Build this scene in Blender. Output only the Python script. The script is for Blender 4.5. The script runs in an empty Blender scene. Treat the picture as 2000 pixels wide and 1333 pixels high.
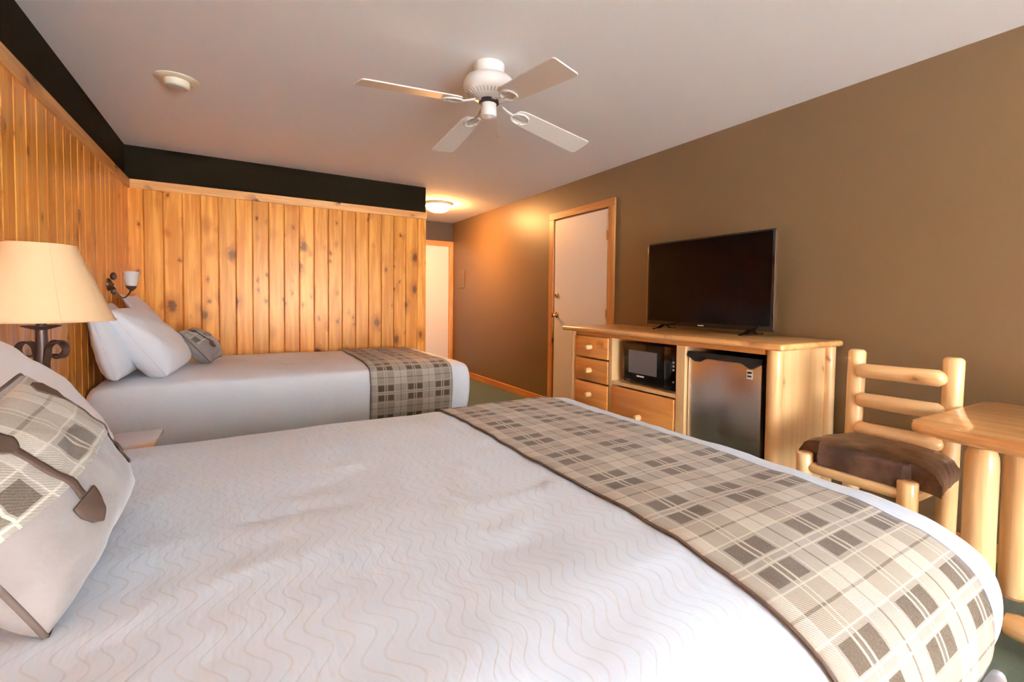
import bpy, bmesh, math, random
from mathutils import Vector, Matrix, noise
random.seed(7)
PI = math.pi
sc = bpy.context.scene
COL = sc.collection

# ------------------------------------------------------------------ camera
R_ = math.radians
YAW, PITCH, ROLL = R_(31.9185), R_(1.9726), R_(0.7112)
CAMP = Vector((0.8068, 0.0, 1.1858))
fwd = Vector((math.sin(YAW)*math.cos(PITCH), math.cos(YAW)*math.cos(PITCH), -math.sin(PITCH)))
rt = Vector((math.cos(YAW), -math.sin(YAW), 0)); up = rt.cross(fwd)
rt2 = rt*math.cos(ROLL)+up*math.sin(ROLL); up2 = -rt*math.sin(ROLL)+up*math.cos(ROLL)
cd = bpy.data.cameras.new('camera'); cam = bpy.data.objects.new('camera', cd); COL.objects.link(cam)
M = Matrix((rt2, up2, -fwd)).transposed().to_4x4(); M.translation = CAMP
cam.matrix_world = M
cd.sensor_fit = 'HORIZONTAL'; cd.sensor_width = 36
cd.lens = 907.956/2000*36
cd.shift_x = -34.88/2000; cd.shift_y = -47.1/2000
cd.clip_start = 0.02; cd.clip_end = 100
sc.camera = cam

# ------------------------------------------------------------------ world, daylight, exposure
sc.view_settings.view_transform = 'Standard'; sc.view_settings.look = 'None'
sc.view_settings.exposure = 0.58; sc.view_settings.gamma = 1.0; sc.view_settings.use_curve_mapping = False
sc.cycles.use_denoising = True
sc.cycles.max_bounces = 10; sc.cycles.diffuse_bounces = 6; sc.cycles.glossy_bounces = 4
sc.cycles.sample_clamp_indirect = 8
wd = bpy.data.worlds.new('world'); sc.world = wd; wd.use_nodes = True
bg = wd.node_tree.nodes['Background']
bg.inputs[0].default_value = (0.86, 0.93, 1.0, 1); bg.inputs[1].default_value = 3.0
YF = -3.60                       # the wall behind the camera, with its wide window
WX0, WX1, WZ0, WZ1 = 0.60, 3.40, 0.10, 2.20
def area(name, loc, rot, sx, sy, power, col):
    l = bpy.data.lights.new(name, 'AREA'); l.shape = 'RECTANGLE'; l.size = sx; l.size_y = sy
    l.energy = power; l.color = col
    o = bpy.data.objects.new(name, l); o.location = loc; o.rotation_euler = rot; COL.objects.link(o); return o
area('window_daylight', ((WX0+WX1)/2, YF-0.14, (WZ0+WZ1)/2), (R_(92), 0, 0), WX1-WX0, WZ1-WZ0, 310, (0.85, 0.92, 1.0))
area('added_ceiling_fill', ((WX0+WX1)/2, YF-0.16, 0.38), (R_(112), 0, 0), WX1-WX0-0.1, 0.52, 700, (0.83, 0.915, 1.0))  # added fill light low in the window, tilted up to brighten the ceiling

# ------------------------------------------------------------------ node helpers
class NG:
    def __init__(s, name):
        s.m = bpy.data.materials.new(name); s.m.use_nodes = True
        s.nt = s.m.node_tree; s.n = s.nt.nodes; s.b = s.n['Principled BSDF']
        s.tc = s.n.new('ShaderNodeTexCoord')
    def add(s, t, **k):
        n = s.n.new(t)
        for a, v in k.items(): setattr(n, a, v)
        return n
    def lk(s, a, b): s.nt.links.new(a, b)
    def put(s, sock, v):
        if isinstance(v, (int, float)): sock.default_value = v
        elif isinstance(v, (tuple, list)):
            sock.default_value = tuple(v)+(1,) if len(v) == 3 and sock.type == 'RGBA' else tuple(v)
        else: s.lk(v, sock)
    def math(s, op, a, b=0.0, c=None, clamp=False):
        n = s.add('ShaderNodeMath', operation=op); n.use_clamp = clamp
        s.put(n.inputs[0], a); s.put(n.inputs[1], b)
        if c is not None: s.put(n.inputs[2], c)
        return n.outputs[0]
    def mix(s, f, a, b, blend='MIX'):
        n = s.add('ShaderNodeMix', data_type='RGBA', blend_type=blend)
        s.put(n.inputs[0], f); s.put(n.inputs[6], a); s.put(n.inputs[7], b); return n.outputs[2]
    def mapping(s, v, sc_=(1, 1, 1), loc=(0, 0, 0), rot=(0, 0, 0)):
        n = s.add('ShaderNodeMapping'); s.lk(v, n.inputs[0])
        n.inputs['Scale'].default_value = sc_; s.put(n.inputs['Location'], loc); n.inputs['Rotation'].default_value = rot
        return n.outputs[0]
    def noise(s, v, scale, detail=3, rough=0.5, dist=0.0):
        n = s.add('ShaderNodeTexNoise'); s.lk(v, n.inputs['Vector']); n.inputs['Scale'].default_value = scale
        n.inputs['Detail'].default_value = detail; n.inputs['Roughness'].default_value = rough
        n.inputs['Distortion'].default_value = dist; return n.outputs[0]
    def ramp(s, f, stops):
        n = s.add('ShaderNodeValToRGB'); s.lk(f, n.inputs[0]); e = n.color_ramp.elements
        while len(e) < len(stops): e.new(0.5)
        for i, (p, c) in enumerate(stops):
            e[i].position = p; e[i].color = tuple(c)+(1,) if len(c) == 3 else c
        return n.outputs[0]
    def smooth(s, v, a, b, x=0.0, y=1.0):
        n = s.add('ShaderNodeMapRange', interpolation_type='SMOOTHSTEP'); s.put(n.inputs[0], v)
        n.inputs[1].default_value = a; n.inputs[2].default_value = b; n.inputs[3].default_value = x; n.inputs[4].default_value = y
        return n.outputs[0]
    def bump(s, h, strength=0.3, dist=0.01, normal=None):
        n = s.add('ShaderNodeBump'); s.lk(h, n.inputs['Height']); n.inputs['Strength'].default_value = strength
        n.inputs['Distance'].default_value = dist
        if normal is not None: s.lk(normal, n.inputs['Normal'])
        return n.outputs[0]
    def fin(s, col=None, rough=None, normal=None, metal=None, spec=None, coat=None, coat_rough=None, sheen=None):
        I = s.b.inputs
        if col is not None: s.put(I['Base Color'], col)
        if rough is not None: s.put(I['Roughness'], rough)
        if normal is not None: s.lk(normal, I['Normal'])
        if metal is not None: s.put(I['Metallic'], metal)
        if spec is not None: s.put(I['Specular IOR Level'], spec)
        if coat is not None: I['Coat Weight'].default_value = coat
        if coat_rough is not None: I['Coat Roughness'].default_value = coat_rough
        if sheen is not None: I['Sheen Weight'].default_value = sheen
        return s.m

def wood(name, axis, light, dark, knot=0.0, rough=0.35, spec=0.5, coat=0.0, knotscale=1.0, tint=0.25, bump=0.15, kcol=(0.095, 0.026, 0.005), flat=None, stint=None):
    g = NG(name); oi = g.add('ShaderNodeObjectInfo')
    rnd = g.math('MULTIPLY', oi.outputs['Random'], 37.0)
    comb = g.add('ShaderNodeCombineXYZ')
    for i in range(3): g.lk(rnd, comb.inputs[i])
    va = g.add('ShaderNodeVectorMath', operation='ADD'); g.lk(g.tc.outputs['Object'], va.inputs[0]); g.lk(comb.outputs[0], va.inputs[1])
    v = va.outputs[0]
    st = [9.0, 9.0, 9.0]; st['xyz'.index(axis)] = 0.55
    g1 = g.noise(g.mapping(v, tuple(st)), 2.2, 4, 0.55, 0.6)
    st2 = [70.0, 70.0, 70.0]; st2['xyz'.index(axis)] = 2.0
    g2 = g.noise(g.mapping(v, tuple(st2)), 1.0, 3, 0.6)
    f = g.math('ADD', g.math('MULTIPLY', g1, 0.72), g.math('MULTIPLY', g2, 0.28))
    col = g.mix(g.smooth(f, 0.40, 0.62), dark, light)
    # board to board tone
    tone = g.math('ADD', g.math('MULTIPLY', oi.outputs['Random'], tint), 1.0-tint*0.5)
    vm = g.add('ShaderNodeVectorMath', operation='SCALE'); g.lk(col, vm.inputs[0]); g.lk(tone, vm.inputs['Scale']); col = vm.outputs[0]
    h = f
    if knot > 0:
        wob = g.add('ShaderNodeTexNoise'); g.lk(v, wob.inputs['Vector']); wob.inputs['Scale'].default_value = 22.0; wob.inputs['Detail'].default_value = 3
        vv = g.add('ShaderNodeVectorMath', operation='MULTIPLY_ADD')
        g.lk(wob.outputs['Color'], vv.inputs[0]); vv.inputs[1].default_value = (0.045,)*3; g.lk(v, vv.inputs[2])
        for kk, (sc1, sc2, pr, rm, r0) in enumerate(((7.5, 4.2, knot*0.8, 0.20, 0.10), (15.0, 8.0, knot*0.3, 0.14, 0.08))):
            ks = [sc1*knotscale]*3; ks['xyz'.index(axis)] = sc2*knotscale
            if flat: ks['xyz'.index(flat)] = 0.0
            vor = g.add('ShaderNodeTexVoronoi', feature='F1', voronoi_dimensions='3D'); vor.inputs['Scale'].default_value = 1.0
            g.lk(g.mapping(vv.outputs[0], tuple(ks), (kk*3.3, kk*1.7, kk*2.1)), vor.inputs['Vector'])
            sep = g.add('ShaderNodeSeparateColor'); g.lk(vor.outputs['Color'], sep.inputs[0])
            on = g.math('GREATER_THAN', sep.outputs[0], 1.0-pr)
            rad = g.math('ADD', g.math('MULTIPLY', g.math('POWER', sep.outputs[1], 1.5), rm), r0)
            q = g.math('DIVIDE', vor.outputs['Distance'], rad)
            core = g.math('MULTIPLY', on, g.smooth(q, 0.5, 1.05, 1.0, 0.0))
            halo = g.math('MULTIPLY', on, g.smooth(q, 0.7, 2.4, 0.65, 0.0))
            col = g.mix(halo, col, (dark[0]*0.66, dark[1]*0.50, dark[2]*0.38))
            col = g.mix(g.math('MULTIPLY', core, 0.92), col, kcol)
    if stint: g.b.inputs['Specular Tint'].default_value = stint+(1,)
    return g.fin(col, rough, g.bump(h, bump, 0.002), spec=spec, coat=coat, coat_rough=0.15)

def plain(name, col, rough=0.5, metal=0.0, spec=0.5, nscale=0, nstr=0.0, var=0.0, coat=0.0, sheen=None, bd=0.002):
    g = NG(name); c = col; nrm = None
    ns = g.noise(g.tc.outputs['Object'], nscale if nscale else 40.0, 4, 0.6)
    if var: c = g.mix(ns, tuple(x*(1-var) for x in col), tuple(min(1, x*(1+var)) for x in col))
    else: c = g.mix(ns, tuple(x*0.985 for x in col), col)
    if nstr: nrm = g.bump(ns, nstr, bd)
    return g.fin(c, rough, nrm, metal, spec, coat, 0.1, sheen)

def plaid_nodes(g, uvx, uvy, P=0.227):
    def axis(u):
        t = g.math('MULTIPLY', g.math('ABSOLUTE', g.math('SUBTRACT', g.math('FRACT', g.math('ADD', g.math('DIVIDE', u, P), 100.5)), 0.5)), P)
        band = g.math('MULTIPLY', g.math('GREATER_THAN', t, 0.0135), g.math('LESS_THAN', t, 0.058))
        li = g.math('ADD', g.math('COMPARE', t, 0.0085, 0.0022), g.math('COMPARE', t, 0.0690, 0.0016), clamp=True)
        mid = g.math('LESS_THAN', t, 0.006)
        dk = g.math('GREATER_THAN', t, 0.1105)
        wide = g.math('LESS_THAN', t, 0.065)
        return band, li, dk, wide, mid
    a = axis(uvx); b = axis(uvy)
    cream, taupe, grey, brown = (0.48, 0.425, 0.345), (0.255, 0.20, 0.145), (0.29, 0.255, 0.21), (0.078, 0.050, 0.028)
    wv = g.noise(g.tc.outputs['UV'], 260.0, 2, 0.7)
    c = g.mix(g.math('MULTIPLY', a[3], 0.62), cream, taupe)
    c = g.mix(g.math('MULTIPLY', b[3], 0.62), c, grey)
    both = g.math('MULTIPLY', a[0], b[0])
    c = g.mix(g.math('MULTIPLY', both, 0.93), c, brown)
    c = g.mix(g.math('MULTIPLY', g.math('MULTIPLY', a[4], b[0]), 0.75), c, brown)
    dkl = g.math('ADD', g.math('MULTIPLY', a[2], g.math('ADD', 0.45, g.math('MULTIPLY', b[3], 0.5))), g.math('MULTIPLY', b[2], g.math('ADD', 0.5, g.math('MULTIPLY', a[3], 0.5))), clamp=True)
    c = g.mix(dkl, c, (0.16, 0.12, 0.08))
    li = g.math('ADD', a[1], b[1], clamp=True)
    c = g.mix(g.math('MULTIPLY', li, 0.7), c, (0.60, 0.535, 0.44))
    c = g.mix(g.math('MULTIPLY', g.smooth(wv, 0.35, 0.7), 0.22), c, (0.30, 0.25, 0.19))
    return c, wv
def plaid(name):
    g = NG(name); sep = g.add('ShaderNodeSeparateXYZ'); g.lk(g.tc.outputs['UV'], sep.inputs[0])
    c, wv = plaid_nodes(g, sep.outputs[0], sep.outputs[1])
    w = g.add('ShaderNodeTexWave', wave_type='BANDS', bands_direction='DIAGONAL'); g.lk(g.tc.outputs['UV'], w.inputs[0]); w.inputs['Scale'].default_value = 90
    h = g.math('ADD', wv, g.math('MULTIPLY', w.outputs['Fac'], 0.6))
    return g.fin(c, 0.95, g.bump(h, 0.5, 0.002), spec=0.15, sheen=0.2)
def coverlet_mat(name):
    g = NG(name); sep = g.add('ShaderNodeSeparateXYZ'); g.lk(g.tc.outputs['Object'], sep.inputs[0])
    x, y, z = sep.outputs
    ph = g.math('MULTIPLY', y, 2*PI/0.118)
    drift = g.math('MULTIPLY', g.noise(g.mapping(g.tc.outputs['Object'], (1, 1, 0)), 2.2, 1), 0.10)
    wob = g.math('ADD', g.math('MULTIPLY', g.math('SINE', ph), 0.016), drift)
    t = g.math('FRACT', g.math('DIVIDE', g.math('ADD', g.math('ADD', x, 10.0), wob), 0.0285))
    d = g.math('ABSOLUTE', g.math('SUBTRACT', t, 0.5))
    line = g.math('MULTIPLY', g.smooth(d, 0.03, 0.10, 1.0, 0.0), g.smooth(z, 0.60, 0.64, 0.0, 1.0))
    base = g.mix(g.noise(g.tc.outputs['Object'], 5.0, 3), (0.60, 0.69, 0.80), (0.66, 0.74, 0.84))
    c = g.mix(g.math('MULTIPLY', line, 0.36), base, (0.52, 0.52, 0.53))
    fb = g.noise(g.tc.outputs['Object'], 420.0, 2, 0.6)
    big = g.noise(g.mapping(g.tc.outputs['Object'], (5, 1.2, 5), rot=(0, 0, 0.5)), 2.0, 4, 0.55)
    n1 = g.bump(g.math('ADD', g.math('MULTIPLY', fb, 0.5), g.math('MULTIPLY', line, -0.6)), 0.35, 0.0012)
    n2 = g.bump(big, 0.6, 0.022, n1)
    return g.fin(c, 0.85, n2, spec=0.2, sheen=0.15)

def lin(r, g_, b):
    f = lambda v: ((v/255+0.055)/1.055)**2.4 if v > 10 else v/255/12.92
    return (f(r), f(g_), f(b))

MT = {}
MT['pine'] = wood('knotty_pine', 'z', (0.83, 0.365, 0.072), (0.62, 0.210, 0.030), knot=0.70, rough=0.28, spec=0.55, stint=(1.0, 0.66, 0.40), tint=0.26, knotscale=1.0, flat='y')
MT['pine_groove'] = plain('pine_groove', (0.26, 0.105, 0.028), 0.6)
MT['rail_x'] = wood('pine_rail_x', 'x', (0.78, 0.40, 0.13), (0.62, 0.27, 0.065), knot=0.3, rough=0.4)
MT['rail_y'] = wood('pine_rail_y', 'y', (0.66, 0.33, 0.10), (0.50, 0.215, 0.055), knot=0.25, rough=0.4)
MT['trim_z'] = wood('fir_trim_z', 'z', (0.66, 0.32, 0.10), (0.52, 0.21, 0.055), knot=0.22, rough=0.35)
MT['trim_y'] = wood('fir_trim_y', 'y', (0.62, 0.27, 0.08), (0.50, 0.19, 0.05), knot=0.12, rough=0.35)
MT['trim_x'] = wood('fir_trim_x', 'x', (0.62, 0.27, 0.08), (0.50, 0.19, 0.05), knot=0.12, rough=0.35)
PALE, PALED = (0.90, 0.60, 0.29), (0.80, 0.46, 0.19)
for a in 'xyz': MT['log_'+a] = wood('peeled_log_'+a, a, PALE, PALED, knot=0.16, rough=0.3, coat=0.35, knotscale=1.1, tint=0.1, kcol=(0.30, 0.13, 0.05))
MT['panel_z'] = wood('pale_panel', 'z', (0.88, 0.57, 0.27), (0.83, 0.50, 0.21), knot=0.2, rough=0.35, coat=0.2, tint=0.08, kcol=(0.33, 0.15, 0.06))
MT['drawer'] = wood('amber_drawer_front', 'y', (0.84, 0.35, 0.085), (0.70, 0.25, 0.05), knot=0.25, rough=0.3, coat=0.3, kcol=(0.22, 0.08, 0.02))
MT['top_y'] = wood('varnished_top', 'y', (0.78, 0.42, 0.155), (0.64, 0.29, 0.085), knot=0.15, rough=0.28, coat=0.8, kcol=(0.3, 0.12, 0.05))
MT['top_x'] = wood('varnished_top_x', 'x', (0.78, 0.42, 0.155), (0.64, 0.29, 0.085), knot=0.15, rough=0.28, coat=0.8, kcol=(0.3, 0.12, 0.05))
MT['wall_r'] = plain('olive_brown_paint', (0.180, 0.106, 0.045), 0.43, spec=0.55, nscale=220, nstr=0.12, bd=0.001)
MT['wall_dark'] = plain('espresso_paint', (0.011, 0.0065, 0.0022), 0.8, spec=0.08, nscale=220, nstr=0.08, bd=0.001)
MT['ceiling'] = plain('ceiling_paint', (0.82, 0.80, 0.785), 0.9, spec=0.2, nscale=150, nstr=0.15, bd=0.001)
MT['door'] = plain('door_paint', (0.76, 0.70, 0.65), 0.4, nscale=8)
MT['white'] = plain('warm_white_enamel', (0.80, 0.77, 0.72), 0.35, nscale=10)
MT['blade'] = plain('fan_blade_white', (0.78, 0.72, 0.64), 0.5, nscale=10)
MT['almond'] = plain('almond_plastic', (0.78, 0.68, 0.50), 0.45)
MT['greyp'] = plain('grey_plastic', (0.50, 0.45, 0.42), 0.5)
MT['black'] = plain('black_gloss', (0.008, 0.007, 0.008), 0.12, spec=0.6)
MT['blackm'] = plain('black_matte_plastic', (0.016, 0.015, 0.015), 0.4)
MT['screen'] = plain('tv_screen', (0.004, 0.002, 0.002), 0.16, spec=0.18)
MT['mwglass'] = plain('microwave_window', (0.16, 0.14, 0.14), 0.15, spec=0.9)
MT['silver'] = plain('silver_edge', (0.75, 0.74, 0.73), 0.25, metal=1.0)
MT['brass'] = plain('brass', (0.72, 0.50, 0.24), 0.25, metal=1.0)
MT['marks'] = plain('pale_marks', (0.80, 0.80, 0.80), 0.5)
MT['iron'] = plain('bronze_iron', (0.125, 0.072, 0.055), 0.42, metal=0.5, nscale=60, nstr=0.3, var=0.25)
MT['shade'] = plain('parchment_shade', (0.68, 0.44, 0.235), 0.8, nscale=90, var=0.03, nstr=0.1)
MT['frost'] = plain('frosted_glass', (0.72, 0.70, 0.66), 0.5)
MT['pillow'] = plain('white_cotton', (0.84, 0.865, 0.91), 0.9, spec=0.15, nscale=9, nstr=0.35, sheen=0.15, bd=0.012)
MT['suede'] = plain('taupe_suede', (0.265, 0.22, 0.20), 0.95, spec=0.1, nscale=14, var=0.20, nstr=0.4, sheen=0.3, bd=0.01)
MT['leather_applique'] = plain('dark_leather_applique', (0.085, 0.05, 0.034), 0.75, spec=0.3, nscale=120, nstr=0.3, var=0.2)
MT['piping'] = plain('brown_piping', (0.12, 0.08, 0.06), 0.8)
MT['boxspring'] = plain('box_spring_cloth', (0.55, 0.50, 0.46), 0.95)
MT['plaid'] = plaid('woven_plaid')
MT['sheet'] = plain('plain_white_sheet', (0.83, 0.875, 0.93), 0.9, spec=0.15, nscale=7, nstr=0.4, sheen=0.15, bd=0.012)
MT['coverlet'] = coverlet_mat('white_wavy_coverlet')
g = NG('brushed_steel')
st = g.noise(g.mapping(g.tc.outputs['Object'], (2, 900, 2)), 1.0, 2)
MT['steel'] = g.fin(g.mix(st, (0.66, 0.63, 0.61), (0.76, 0.73, 0.71)), 0.27, g.bump(st, 0.08, 0.001), 1.0)
g = NG('brown_leather')
ln = g.noise(g.tc.outputs['Object'], 9.0, 4, 0.6); l2 = g.noise(g.tc.outputs['Object'], 160.0, 3, 0.6)
MT['leather'] = g.fin(g.mix(g.smooth(ln, 0.35, 0.7), (0.060, 0.028, 0.018), (0.20, 0.10, 0.058)), 0.28, g.bump(g.math('ADD', ln, g.math('MULTIPLY', l2, 0.15)), 0.5, 0.02), spec=0.5)
g = NG('green_carpet')
n1 = g.noise(g.tc.outputs['Object'], 260.0, 3, 0.7); n2 = g.noise(g.tc.outputs['Object'], 7.0, 3, 0.6)
MT['carpet'] = g.fin(g.mix(n2, g.mix(n1, (0.022, 0.040, 0.014), (0.07, 0.115, 0.045)), g.mix(n1, (0.030, 0.048, 0.018), (0.095, 0.14, 0.055))), 1.0, g.bump(n1, 0.9, 0.006), spec=0.05, sheen=0.3)
g = NG('lit_glass_bowl'); g.b.inputs['Base Color'].default_value = (0.9, 0.75, 0.5, 1)
g.b.inputs['Emission Color'].default_value = (1.0, 0.46, 0.15, 1); g.b.inputs['Emission Strength'].default_value = 230.0
MT['bowl'] = g.m
g = NG('window_glass'); g.b.inputs['Transmission Weight'].default_value = 1.0; g.b.inputs['Roughness'].default_value = 0.0; g.b.inputs['IOR'].default_value = 1.02
MT['glass'] = g.m

# ------------------------------------------------------------------ object helpers
def finish(name, bm, mat, parent=None, origin=None, smooth=False, mod=None):
    """bm is in world coordinates; the mesh is stored relative to its thing's origin."""
    if parent is not None: org = Vector(parent['_org'])
    else: org = Vector(origin) if origin is not None else Vector((0, 0, 0))
    for v in bm.verts: v.co -= org
    bmesh.ops.recalc_face_normals(bm, faces=bm.faces)
    me = bpy.data.meshes.new(name); bm.to_mesh(me); bm.free()
    me.materials.append(mat)
    if smooth:
        for p in me.polygons: p.use_smooth = True
    o = bpy.data.objects.new(name, me); COL.objects.link(o)
    o['_org'] = tuple(org)
    if parent is not None: o.parent = parent
    else: o.location = org
    if smooth == 'auto':
        es = o.modifiers.new('edges', 'EDGE_SPLIT'); es.split_angle = R_(38)
    return o
def thing(name, loc, label, cat, group=None):
    o = bpy.data.objects.new(name, None); COL.objects.link(o); o.location = loc; o['_org'] = tuple(loc)
    o.empty_display_size = 0.1
    tag(o, label, cat, group); return o
def tag(o, label, cat=None, group=None):
    o['label'] = label
    if cat: o['category'] = cat
    if group: o['group'] = group
    return o
def struct(o): o['kind'] = 'structure'; return o
def box(bm, x0, x1, y0, y1, z0, z1, bev=0.0, seg=2):
    t = bmesh.new()
    bmesh.ops.create_cube(t, size=1)
    for v in t.verts: v.co = Vector(((x0+x1)/2+v.co.x*(x1-x0), (y0+y1)/2+v.co.y*(y1-y0), (z0+z1)/2+v.co.z*(z1-z0)))
    if bev: bmesh.ops.bevel(t, geom=t.edges[:], offset=bev, segments=seg, profile=0.5, affect='EDGES')
    merge(bm, t); return bm
def merge(bm, t):
    off = len(bm.verts); vs = [bm.verts.new(v.co) for v in t.verts]; t.verts.index_update()
    for f in t.faces:
        try: bm.faces.new([vs[v.index] for v in f.verts])
        except ValueError: pass
    t.free()
def frame(d):
    d = Vector(d).normalized(); a = Vector((0, 0, 1)) if abs(d.z) < 0.9 else Vector((1, 0, 0))
    u = d.cross(a).normalized(); return u, u.cross(d).normalized()
def sweep(bm, pts, rads, n=12, cap=True):
    """tube through pts with a radius (or (ru, rv)) at each"""
    pts = [Vector(p) for p in pts]; rings = []
    u = None
    for i, p in enumerate(pts):
        d = (pts[min(i+1, len(pts)-1)]-pts[max(i-1, 0)]).normalized()
        if u is None: u, w = frame(d)
        else:
            u = (u-d*u.dot(d)).normalized(); w = d.cross(u).normalized()
        r = rads[i] if isinstance(rads, (list, tuple)) else rads
        ra, rb = r if isinstance(r, tuple) else (r, r)
        rings.append([bm.verts.new(p+u*ra*math.cos(2*PI*k/n)+w*rb*math.sin(2*PI*k/n)) for k in range(n)])
    for a, b in zip(rings, rings[1:]):
        for k in range(n): bm.faces.new((a[k], a[(k+1) % n], b[(k+1) % n], b[k]))
    if cap: bm.faces.new(rings[0][::-1]); bm.faces.new(rings[-1])
    return bm
def lathe(bm, c, prof, n=32, axis='z'):
    """prof: list of (radius, height) from one end to the other"""
    rings = []
    for r, h in prof:
        ring = []
        for k in range(n):
            a = 2*PI*k/n; q = (r*math.cos(a), r*math.sin(a), h)
            if axis == 'x': q = (q[2], q[0], q[1])
            if axis == 'y': q = (q[0], q[2], q[1])
            ring.append(bm.verts.new(Vector(c)+Vector(q)))
        rings.append(ring)
    for a, b in zip(rings, rings[1:]):
        for k in range(n): bm.faces.new((a[k], a[(k+1) % n], b[(k+1) % n], b[k]))
    bm.faces.new(rings[0][::-1]); bm.faces.new(rings[-1]); return bm
def log(bm, p0, p1, r, n=16, taper=0.0, tenon=0.0, seed=0, bow=None, rnd=None):
    """a peeled log: rounded or tenoned ends and a slightly uneven girth"""
    p0, p1 = Vector(p0), Vector(p1); L = (p1-p0).length; rnd = rnd if rnd is not None else min(0.35*r, 0.02)
    if tenon: st = [(0, .42), (.02, .50), (tenon*.45, .80), (tenon, 1.0)]
    else: st = [(0, 1-rnd/r*1.0), (rnd*.3, 1-rnd/r*.45), (rnd, 1.0)]
    s = [(a/L, f) for a, f in st]
    m = 7
    ms = [(s[-1][0]+(1-2*s[-1][0])*i/m, 1.0) for i in range(1, m)]
    s = s+ms+[(1-a, f) for a, f in reversed(s)]
    pts, rad = [], []
    for t, f in s:
        p = p0.lerp(p1, t)
        if bow is not None: p = p+Vector(bow)*math.sin(PI*t)
        wob = 1+0.05*noise.noise(Vector((t*3.1+seed*9.7, seed*3.3, 0)))
        pts.append(p); rad.append(r*f*wob*(1-taper*t))
    sweep(bm, pts, rad, n)
    for v in bm.verts[-n*len(pts):] if False else []: pass
    return bm
def B(): return bmesh.new()
def vlog(name, x, y, z0, z1, r, mat, parent, seed=0, **k):
    return finish(name, log(B(), (x, y, z0), (x, y, z1), r, seed=seed, **k), mat, parent, smooth='auto')

# ------------------------------------------------------------------ room shell
W, H, YP, XP, YH = 3.777, 2.44, 5.085, 2.580, 7.183
TH = 0.12
struct(finish('floor', box(B(), -TH, W+TH, YF-TH, YH+TH, -0.1, 0), MT['carpet']))
struct(finish('ceiling', box(B(), -TH, W+TH, YF-TH, YH+TH, H, H+0.1), MT['ceiling']))
struct(finish('wall_right', box(B(), W, W+TH, YF-TH, YH+TH, 0, H), MT['wall_r']))
wl = struct(finish('wall_left', box(B(), -TH, 0, YF-TH, YP, 0, H), MT['wall_dark']))
wf = struct(finish('wall_far', box(B(), -TH, XP, YP, YH+TH, 0, H), MT['wall_dark']))
bm = B()
box(bm, XP, 2.80, YH, YH+TH, 0, H); box(bm, 2.80, W, YH, YH+TH, 2.075, H); box(bm, 3.715, W, YH, YH+TH, 0, 2.075)
struct(finish('wall_hall', bm, plain('hall_paint', (0.055, 0.033, 0.015), 0.6)))
bm = B()
box(bm, 0.0, WX0, YF-TH, YF, 0, H); box(bm, WX1, W, YF-TH, YF, 0, H); box(bm, WX0, WX1, YF-TH, YF, 0, WZ0); box(bm, WX0, WX1, YF-TH, YF, WZ1, H)
struct(finish('wall_front', bm, MT['wall_r']))
wn = struct(finish('window_1', box(box(box(box(box(B(), WX0, WX0+.05, YF-.09, YF-.03, WZ0, WZ1), WX1-.05, WX1, YF-.09, YF-.03, WZ0, WZ1), WX0, WX1, YF-.09, YF-.03, WZ0, WZ0+.05), WX0, WX1, YF-.09, YF-.03, WZ1-.05, WZ1), (WX0+WX1)/2-.03, (WX0+WX1)/2+.03, YF-.09, YF-.03, WZ0, WZ1), MT['white']))
for i in range(2):
    xm = (WX0+WX1)/2
    a, b = (WX0+.05, xm-.03) if i == 0 else (xm+.03, WX1-.05)
    finish('pane', box(B(), a, b, YF-.064, YF-.058, WZ0+.05, WZ1-.05), MT['glass'], wn)

# tongue-and-groove boards, each one its own object
RT, RB = 2.158, 2.083
PW = 0.1312
def plank_mesh(w, h):
    bm = box(B(), -w/2, w/2, -0.016, 0.0, 0, h, 0.0)
    # chamfer only the two long front edges
    es = [e for e in bm.edges if all(abs(v.co.y+0.016) < 1e-6 for v in e.verts) and abs(e.verts[0].co.z-e.verts[1].co.z) > h/2]
    bmesh.ops.bevel(bm, geom=es, offset=0.0065, segments=1, affect='EDGES')
    me = bpy.data.meshes.new('board'); bm.to_mesh(me); bm.free(); me.materials.append(MT['pine']); return me
bk = finish('groove_backing', box(B(), 0.0, XP, YP-0.004, YP-0.0005, 0, RB), MT['pine_groove'], wf)
bk2 = finish('groove_backing', box(B(), 0.0005, 0.004, YF, YP-0.004, 0, RB), MT['pine_groove'], wl)
pm = plank_mesh(PW-0.0015, RB+0.01)
edges = [0.0, 0.119]+[0.119+PW*i for i in range(1, 19)]
edges = [e for e in edges if e < XP-0.03]+[XP]
for i in range(len(edges)-1):
    a, b = edges[i], edges[i+1]
    me = pm if abs((b-a)-PW) < 0.002 else plank_mesh(b-a-0.0015, RB+0.01)
    o = bpy.data.objects.new('board', me); COL.objects.link(o); o.parent = wf
    o.location = ((a+b)/2, YP-0.004, 0)
n = int((YP-0.02-YF)/0.1272)
pm2 = plank_mesh(0.1272-0.0015, RB+0.01)
for i in range(n):
    yb = YP-0.020-0.1272*(i+0.5)
    o = bpy.data.objects.new('board', pm2); COL.objects.link(o); o.parent = wl
    o.location = (0.004, yb, 0); o.rotation_euler = (0, 0, R_(90))
struct(finish('trim_1', box(B(), 0.034, XP, YP-0.034, YP, RB, RT, 0.004), MT['rail_x'], origin=(0, YP, RB)))
struct(finish('trim_2', box(B(), 0.0, 0.034, YF, YP, RB, RT, 0.004), MT['rail_y'], origin=(0, YP, RB)))
# baseboards
struct(finish('baseboard_right', box(B(), W-0.016, W, 4.346, YH, 0, 0.085, 0.003), MT['trim_y'], origin=(W, 4.3, 0)))
struct(finish('baseboard_right', box(B(), W-0.016, W, YF, 3.27, 0, 0.085, 0.003), MT['trim_y'], origin=(W, 3.2, 0)))

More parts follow.
